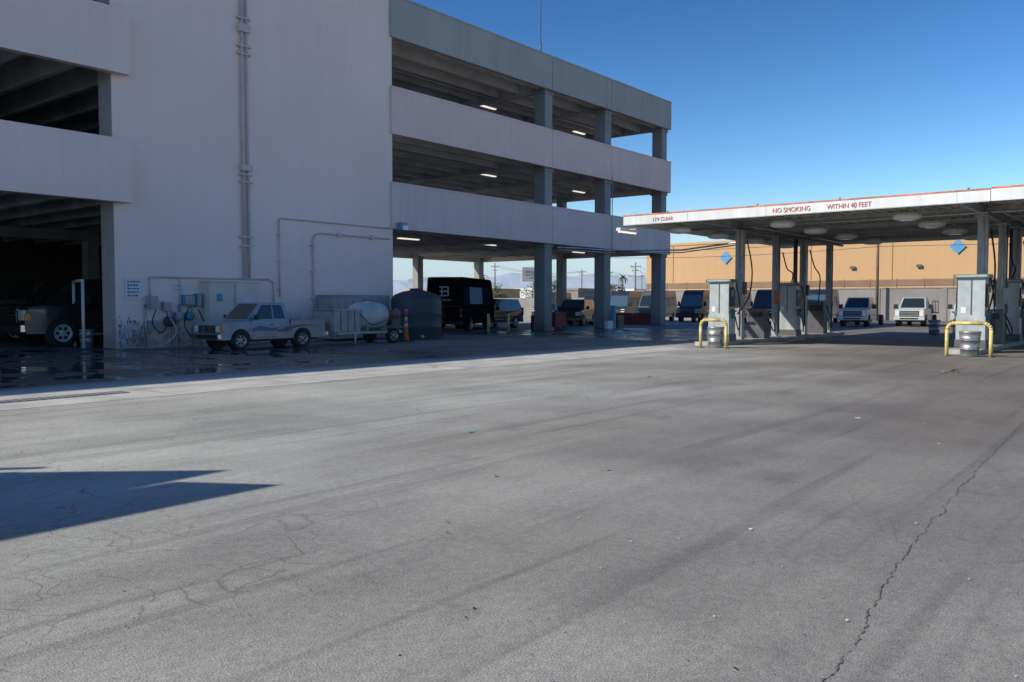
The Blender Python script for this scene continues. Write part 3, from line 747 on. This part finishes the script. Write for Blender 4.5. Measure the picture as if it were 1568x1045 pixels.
for y in rows:
    b.box(X0+.3,X1-.3,y-.07,y+.07,4.93,4.954,'steel'); b.box(X0+.3,X1-.3,y-.012,y+.012,4.70,4.93,'steel'); b.box(X0+.3,X1-.3,y-.07,y+.07,4.675,4.70,'steel')
for x in cols:
    for ya,yb in ((-7.2,-3.2),(-3.0,5.6),(5.76,14.4),(14.6,17.5)):
        b.box(x-.06,x+.06,ya,yb,4.76,4.78,'steel'); b.box(x-.01,x+.01,ya,yb,4.78,4.94,'steel')
b.finish('beams',parent=can)
b=B()
for y in rows:
    for i,x in enumerate(cols):
        w=.15 if i%2==0 else .12
        b.box(x-w,x+w,y-w,y+w,.15,4.67,'steel'); b.box(x-.25,x+.25,y-.25,y+.25,4.60,4.668,'steel')
        b.box(x-.22,x+.22,y-.22,y+.22,.151,.18,'steeld')
        b.cyl((x-w-.04,y-.05,.3),(x-w-.04,y-.05,4.6),.025,'galv',8)
        if i%2: b.cyl((x+.05,y-w-.04,.3),(x+.05,y-w-.04,4.6),.03,'steeld',8)
        if i in(0,2): b.box(x-.1,x+.1,y-w-.12,y-w-.001,2.0,2.5,'steeld')
b.finish('columns',parent=can,bevel=.01)
b=B()
for y in (16.1,11.9,7.6,3.3,-1.0,-5.2):
    for x in (30.9,34.4,38.3,42.3):
        prof=[(.34,0),(.46,.05),(.48,.16),(.30,.26),(.1,.27)]
        b.lathe((x,y,4.44),prof,'white',8); b.cyl((x,y,4.71),(x,y,4.95),.04,'galv',8)
        b.box(x-.2,x+.2,y-.2,y+.2,4.425,4.439,'lamp')
for y in rows:
    b.tube([(30.9,y+.3,4.85),(45,y+.3,4.85)],.025,'galv'); 
    b.tube([(32,y-.35,4.6),(45,y-.35,4.6)],.05,'steeld'); b.tube([(33,y-.6,4.7),(44,y-.6,4.7)],.03,'galv')
for x in (32.2,39.2): b.tube([(x,-6,4.66),(x,17.2,4.66)],.035,'galv',8)
b.finish('canopy_luminaires',parent=can)
rt=(R(90),0,R(-90))
text('fascia_text_no_smoking','NO SMOKING',.235,(X0-.012,11.62,4.80),rt,'red',can,.9); text('fascia_text_within','WITHIN 40 FEET',.235,(X0-.012,9.72,4.80),rt,'red',can,.84); text('fascia_text_clearance',"13'4 CLEAR",.20,(X0-.012,16.4,4.80),rt,'red',can,.9)
b=B(); b.box(29.6,30.9,18.1,18.2,4.5,4.56,'tube'); b.box(29.55,30.95,18.05,18.25,4.56,4.68,'white'); b.box(30.2,30.3,17.7,18.05,4.62,4.67,'steel'); b.finish('edge_light',parent=can)

def dispenser(loc,old=False):
    b=B()
    b.box(-.33,.33,-.46,.46,0,.28,'steeld')
    b.box(-.30,.30,-.43,.43,.28,1.05,'pump'); b.box(-.27,.27,-.40,.40,1.051,2.3,'pump'); b.box(-.36,.36,-.52,.52,2.3,2.42,'pumpg' if not old else 'steeld')
    b.box(-.37,-.33,-.46,.46,2.33,2.40,'steel')
    for s in (-1,1):
        y0,y1=sorted((s*.401,s*.44)); b.box(-.2,.2,y0,y1,1.35,2.1,'black'); y0,y1=sorted((s*.44,s*.45)); b.box(-.14,.14,y0,y1,1.75,2.0,'glasssky')
        y0,y1=sorted((s*.431,s*.52)); b.box(-.08,.08,y0,y1,.9,1.25,'pumpg')
        y=s*.48
        b.tube(hose([(0.2,y,2.3),(.38,y*1.15,1.6),(.42,y*1.2,.7),(.2,y*1.25,.45),(.02,y*1.15,.95)]),.026,'black',6)
        b.tube([(0,y*1.02,.95),(0,y*1.1,1.15),(0.02,y*1.3,1.2)],.03,'steeld',6)
    b.box(-.29,-.272,-.02,.012,1.1,2.25,'steeld')
    b.box(-.305,-.30,-.25,.25,.4,.95,'steel')
    b.box(-.28,-.27,.14,.30,1.15,1.35,'signw')
    return b.finish('fuel_dispenser',loc,0,1.0,bevel=.012)
def olddisp(loc,h=1.5):
    b=B(); b.box(-.3,.3,-.4,.4,0,.9,'steeld'); b.box(-.26,.26,-.38,.38,.901,h,'steeld'); b.box(-.27,-.262,-.3,.3,h-.4,h-.1,'black'); b.box(-.3,.3,-.42,.42,h,h+.06,'steeld')
    for s in (-1,1): b.tube(hose([(.1,s*.4,h-.1),(.3,s*.6,.6),(.2,s*.62,.3),(0,s*.45,.8)]),.026,'black',6)
    return b.finish('fuel_dispenser',loc,0,1,bevel=.012)
for y in rows:
    b=B()
    pts=[]
    xa,xb,w=30.2,45.0,.5
    for cx,a0 in ((xb,-90),(xa,90)):
        for i in range(9):
            a=R(a0+180*i/8); pts.append((cx+w*math.cos(a),y+w*math.sin(a)))
    b.hull([(p[0],p[1],0) for p in pts],[(p[0],p[1],.15) for p in pts],'island')
    b.finish('fuel_island',bevel=.02)
    yd=y-.05
    dispenser((31.3,yd,.15)); dispenser((38.6,y,.15),True); olddisp((42.4,y,.15)); olddisp((35.0,y,.15),1.2)
    b=B()
    for dx in (0,.18,.36): b.cyl((39.4+dx,y+.1,.15),(39.4+dx,y+.1,4.66),.035,'steeld',8)
    b.tube(hose([(37.2,y-.2,3.9),(37.6,y-.25,3.2),(38.3,y-.25,3.0),(38.6,y-.1,2.6)]),.03,'black',6)
    b.tube(hose([(33.3,y-.2,4.2),(33.6,y-.3,3.0),(33.3,y-.3,1.9),(32.2,y-.3,1.2)]),.03,'black',6)
    b.tube(hose([(40.6,y-.2,4.2),(41.0,y-.3,3.4),(41.8,y-.3,2.9),(42.2,y-.1,1.7)]),.03,'black',6)
    b.box(36.4,36.7,y-.3,y-.14,1.6,2.2,'red' if y>10 else 'steel')
    b.finish('fuel_piping')
    b=B()
    yc=y-.9; hw=.50
    if y<10: hw=.60; yc=y-.42
    p=[(28.75,yc-hw,0),(28.75,yc-hw,.82)]+[(28.75,yc-hw+.2-.2*math.cos(R(a)),.82+.2*math.sin(R(a))) for a in (20,40,60,80,90)]+[(28.75,yc+hw-.2+.2*math.sin(R(a)),.82+.2*math.cos(R(a))) for a in (0,20,40,60,90)]+[(28.75,yc+hw,.82),(28.75,yc+hw,0)]
    b.tube(p,.055,'yellow',12); 
    for s in (-1,1): b.cyl((28.75,yc+s*hw,0),(28.75,yc+s*hw,.02),.13,'steeld',10)
    b.finish('guard_hoop')
    trashcan((28.95,yc,0),1.1)
trashcan((48.5,10.5,0),1.1)

# ------------------------------------------------------------------ background
b=B()
b.box(100,140,-60,57,0,9.2,'orangewall'); b.box(99.9,140,-60,57.1,9.2,9.5,'orangewall'); b.box(99.95,99.999,-60,57,3.6,4.3,'brown')
for y in range(-55,57,9): b.box(99.96,99.999,y,y+.06,4.31,9.2,'brown')
for y,z in ((45.7,7.4),(19.5,7.7),(-12,7.5)):
    b.hull([(99.85,y-.8,z),(99.85,y,z-.8),(99.85,y+.8,z),(99.85,y,z+.8)],[(99.93,y-.8,z),(99.93,y,z-.8),(99.93,y+.8,z),(99.93,y,z+.8)],'bluesign')
for y in (30,23,3): b.box(99.7,99.9,y,y+.5,5.6,5.9,'steeld'); 
b.finish('orange_warehouse')
b=B(); b.box(88,88.3,-60,52,0,3.1,'block'); b.box(87.95,88.35,-60,52,3.1,3.2,'block')
for y in range(-60,52,6): b.box(87.93,87.999,y,y+.4,0,3.1,'block')
b.finish('block_wall')
b=B()
y=-60
while y<52: b.cyl((88.15,y,3.2),(88.15,y,4.1),.03,'steeld',6); y+=2.5
for z in (3.4,3.6,3.8,4.0): b.box(88.14,88.16,-60,52,z,z+.015,'steeld')
b.finish('barbed_wire_fence')
def upole(x,y,h,arm=True):
    b=B(); b.cyl((0,0,0),(0,0,h),.16,'bark',8,.11)
    if arm: b.box(-.06,.06,-1.1,1.1,h-.9,h-.76,'bark'); b.box(-.06,.06,-.8,.8,h-1.7,h-1.58,'bark')
    for s in (-1,-.5,.5,1): b.cyl((0,s,h-.76),(0,s,h-.55),.04,'galv',6)
    b.finish('utility_pole',(x,y,0))
upole(87,24.0,9.0,False)
pls=[(150,125,11),(190,128,11),(175,110,10),(230,126,12),(150,88,10),(260,150,12)]
for x,y,h in pls: upole(x,y,h)
b=B()
for (x0,y0,h0),(x1,y1,h1) in zip(pls[:-1],pls[1:]):
    for s in (-1,1):
        pts=[(x0+(x1-x0)*t/8,y0+s+(y1-y0)*t/8,(h0-.6)+(h1-h0)*t/8-1.2*(1-((t/4-1)**2))) for t in range(9)]
        b.tube(pts,.03,'steeld',4)
for s in (0,.8):
    b.tube([(87,24-t*11,7.2+s-.5*(1-((t/4-1)**2))) for t in range(9)],.025,'steeld',4)
    b.tube([(87,24+t*4,7.2+s-.4*(1-((t/4-1)**2))) for t in range(9)],.025,'steeld',4)
b.finish('power_lines')
bb=empty('billboard',(0,0,0))
b=B(); cx,cy=199,151
dirx,diry=math.cos(R(127)),math.sin(R(127))
def bp(u,w,z): return (cx+dirx*u+diry*w,cy+diry*u-dirx*w,z)
b.hull([bp(-3.4,-.2,8.2),bp(3.4,-.2,8.2),bp(3.4,.2,8.2),bp(-3.4,.2,8.2)],[bp(-3.4,-.2,12.4),bp(3.4,-.2,12.4),bp(3.4,.2,12.4),bp(-3.4,.2,12.4)],'steel')
for z,w in ((11.0,2.4),(10.1,2.7),(9.2,1.3)): b.hull([bp(-w,-.28,z),bp(w,-.28,z),bp(w,.28,z),bp(-w,.28,z)],[bp(-w,-.28,z+.4),bp(w,-.28,z+.4),bp(w,.28,z+.4),bp(-w,.28,z+.4)],'block')
b.cyl(bp(0,0,0),bp(0,0,8.2),.35,'steeld',10)
b.finish('panel',parent=bb)
for x,y,w,d,h,k in [(160,150,30,12,5,'orangewall'),(210,180,40,20,6,'white'),(150,108,12,10,4.5,'block'),(240,150,30,14,6,'block'),(260,240,50,20,7,'white'),(190,120,16,10,5,'white'),(220,100,26,10,6,'orangewall')]:
    b=B(); b.box(x,x+d,y-w/2,y+w/2,0,h,k); b.box(x-.2,x+d,y-w/2-.2,y+w/2+.2,h,h+.5,k)
    yy=y-w/2+1.5
    while yy<y+w/2-2: b.box(x-.05,x,yy,yy+1.6,1.2,2.8,'glass'); yy+=3.5
    b.finish('distant_building')
b=B(); b.box(88,88.3,53,140,0,2.4,'block'); b.finish('block_wall')
def tree(x,y,h,r):
    b=B(); b.cyl((0,0,0),(0,0,h*.5),.18,'bark',7,.1)
    for i in range(5):
        a=i*1.3; b.cyl((0,0,h*.4),(r*.6*math.cos(a),r*.6*math.sin(a),h*.7),.07,'bark',5,.03)
    cl=[(random.gauss(0,r*.45),random.gauss(0,r*.45),h*.7+random.gauss(0,h*.13),random.uniform(.3,.6)*r) for _ in range(12)]
    for i in range(900):
        cx_,cy_,cz,cr=random.choice(cl); v=Vector((random.gauss(0,1),random.gauss(0,1),random.gauss(0,1))).normalized()*cr*random.uniform(.5,1)
        c_=Vector((cx_,cy_,cz))+v; s=random.uniform(.12,.28); u=Vector((random.gauss(0,1),random.gauss(0,1),random.gauss(0,1))).normalized(); w=u.orthogonal().normalized()
        b.face([c_-u*s,c_+w*s*.5,c_+u*s,c_-w*s*.5],'leaf')
    b.finish('tree',(x,y,0))
for x,y,h,r in [(140,133,5,2.5),(150,140,6,3),(135,112,4.5,2.4),(142,104,6,2.6),(150,96,5,2.6),(170,160,6,3.2),(128,80,5,2.4),(160,122,5.5,2.8)]: tree(x,y,h,r)
def palm(x,y,h):
    b=B(); b.cyl((0,0,0),(0,0,h),.22,'bark',7,.15)
    for i in range(22):
        a=i*2.399; el=random.uniform(-.6,.9); pv=Vector((0,0,h)); 
        for j in range(5):
            d=Vector((math.cos(a)*math.cos(el),math.sin(a)*math.cos(el),math.sin(el))); q=pv+d*.4; sd=Vector((-math.sin(a),math.cos(a),0))*.14*(1-j*.15)
            b.face([pv-sd,pv+sd,q+sd*.8,q-sd*.8],'leaf'); pv=q; el-=.35
    b.finish('palm_tree',(x,y,0))
for x,y,h in [(170,148,8),(175,150,9),(150,112,7),(145,88,7)]: palm(x,y,h)
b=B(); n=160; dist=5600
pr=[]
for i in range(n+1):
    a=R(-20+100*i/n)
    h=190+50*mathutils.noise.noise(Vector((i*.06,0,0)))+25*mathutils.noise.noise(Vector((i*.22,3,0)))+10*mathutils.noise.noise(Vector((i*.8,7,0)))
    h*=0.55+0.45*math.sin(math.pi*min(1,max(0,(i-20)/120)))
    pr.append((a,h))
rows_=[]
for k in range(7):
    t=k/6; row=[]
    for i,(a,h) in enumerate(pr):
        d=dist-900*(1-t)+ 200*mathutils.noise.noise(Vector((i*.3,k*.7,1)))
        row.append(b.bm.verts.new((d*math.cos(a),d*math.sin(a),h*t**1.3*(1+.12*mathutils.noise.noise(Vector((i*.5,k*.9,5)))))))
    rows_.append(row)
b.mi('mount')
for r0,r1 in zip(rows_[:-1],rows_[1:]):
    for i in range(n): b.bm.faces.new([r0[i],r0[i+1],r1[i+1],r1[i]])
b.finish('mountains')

# unseen plates and struts, added and cut to cast the foreground shadow
sx,sy=1.15,-.83
def rp(x,y,z): return (x-sx*z,y-sy*z,z)
cp=empty('shadow_caster')
b=B(); Z=4.6
poly=[(4.5,6.3),(4.0,7.12),(-6,7.12),(-6,6.2)]
b.hull([rp(x,y,Z) for x,y in poly],[tuple(Vector(rp(x,y,Z))+Vector((0,0,.05))) for x,y in poly],'fascia')
Z2=4.9
poly2=[(4.6,7.24),(3.2,8.8),(-5,8.9),(-5,7.0),(3.5,7.0),(3.5,7.16)]
b.hull([rp(x,y,Z2) for x,y in poly2],[tuple(Vector(rp(x,y,Z2))+Vector((0,0,.05))) for x,y in poly2],'fascia')
b.finish('shadow_caster_plates',parent=cp)
b=B()
for x,y in ((-5.0,10.7),(-5.0,12.3),(-10,10.7),(-10,12.3)): b.box(x-.1,x+.1,y-.1,y+.1,0,4.59,'steel')
b.tube([rp(1.5,10.6,4.9),rp(3.55,8.75,4.9)],.06,'steel',6)
b.tube([rp(1.5,10.0,4.9),rp(3.3,8.7,4.9)],.04,'steel',6)
b.finish('shadow_caster_supports',parent=cp)

# ------------------------------------------------------------------ light, sky, camera
sun_to=Vector((-sx,-sy,1.0)).normalized()
el=math.asin(sun_to.z); az=math.atan2(sun_to.x,sun_to.y)
w=bpy.data.worlds.new('World'); scene.world=w; w.use_nodes=True
nt=w.node_tree; bg=nt.nodes['Background']; NN=nt.nodes.new; LL=nt.links.new
sky=NN('ShaderNodeTexSky'); sky.sky_type='NISHITA'; sky.sun_disc=False
sky.sun_elevation=el; sky.sun_rotation=az; sky.altitude=600; sky.air_density=1.0; sky.dust_density=0.4; sky.ozone_density=1.6
m1=NN('ShaderNodeVectorMath'); m1.operation='SCALE'; m1.inputs['Scale'].default_value=0.15
hs=NN('ShaderNodeHueSaturation'); hs.inputs['Saturation'].default_value=1.12
gm=NN('ShaderNodeGamma'); gm.inputs['Gamma'].default_value=1.58
tint=NN('ShaderNodeVectorMath'); tint.operation='MULTIPLY'; tint.inputs[1].default_value=(1.18,1.14,1.12)
tc=NN('ShaderNodeTexCoord'); sp=NN('ShaderNodeSeparateXYZ'); LL(tc.outputs['Generated'],sp.inputs[0])
hz=NN('ShaderNodeMapRange'); hz.interpolation_type='SMOOTHSTEP'
hz.inputs['From Min'].default_value=0.0; hz.inputs['From Max'].default_value=0.14; hz.inputs['To Min'].default_value=0.9; hz.inputs['To Max'].default_value=0.0
LL(sp.outputs['Z'],hz.inputs['Value'])
mx=NN('ShaderNodeMix'); mx.data_type='RGBA'; mx.inputs[7].default_value=(0.47,0.60,0.77,1)
m2=NN('ShaderNodeVectorMath'); m2.operation='SCALE'; m2.inputs['Scale'].default_value=1.0/0.15
LL(sky.outputs['Color'],m1.inputs[0]); LL(m1.outputs[0],gm.inputs['Color']); LL(gm.outputs[0],hs.inputs['Color']); LL(hs.outputs[0],tint.inputs[0])
LL(tint.outputs[0],mx.inputs[6]); LL(hz.outputs['Result'],mx.inputs['Factor']); LL(mx.outputs[2],m2.inputs[0])
LL(m2.outputs[0],bg.inputs['Color']); bg.inputs['Strength'].default_value=0.15
sd=bpy.data.lights.new('sun','SUN'); sd.energy=5.0; sd.angle=R(.5); sd.color=(1,.94,.83)
so=bpy.data.objects.new('sun',sd); scene.collection.objects.link(so)
so.rotation_euler=(-sun_to).to_track_quat('-Z','Y').to_euler(); so.location=(-20,20,40)
cam=bpy.data.cameras.new('camera'); co=bpy.data.objects.new('camera',cam); scene.collection.objects.link(co)
co.location=(0,0,1.6); cam.lens=29.85; cam.sensor_width=36; cam.clip_end=20000
co.rotation_euler=(R(90-2.49),0,R(38.66-90))
scene.camera=co
scene.view_settings.view_transform='Standard'; scene.view_settings.look='None'; scene.view_settings.exposure=0
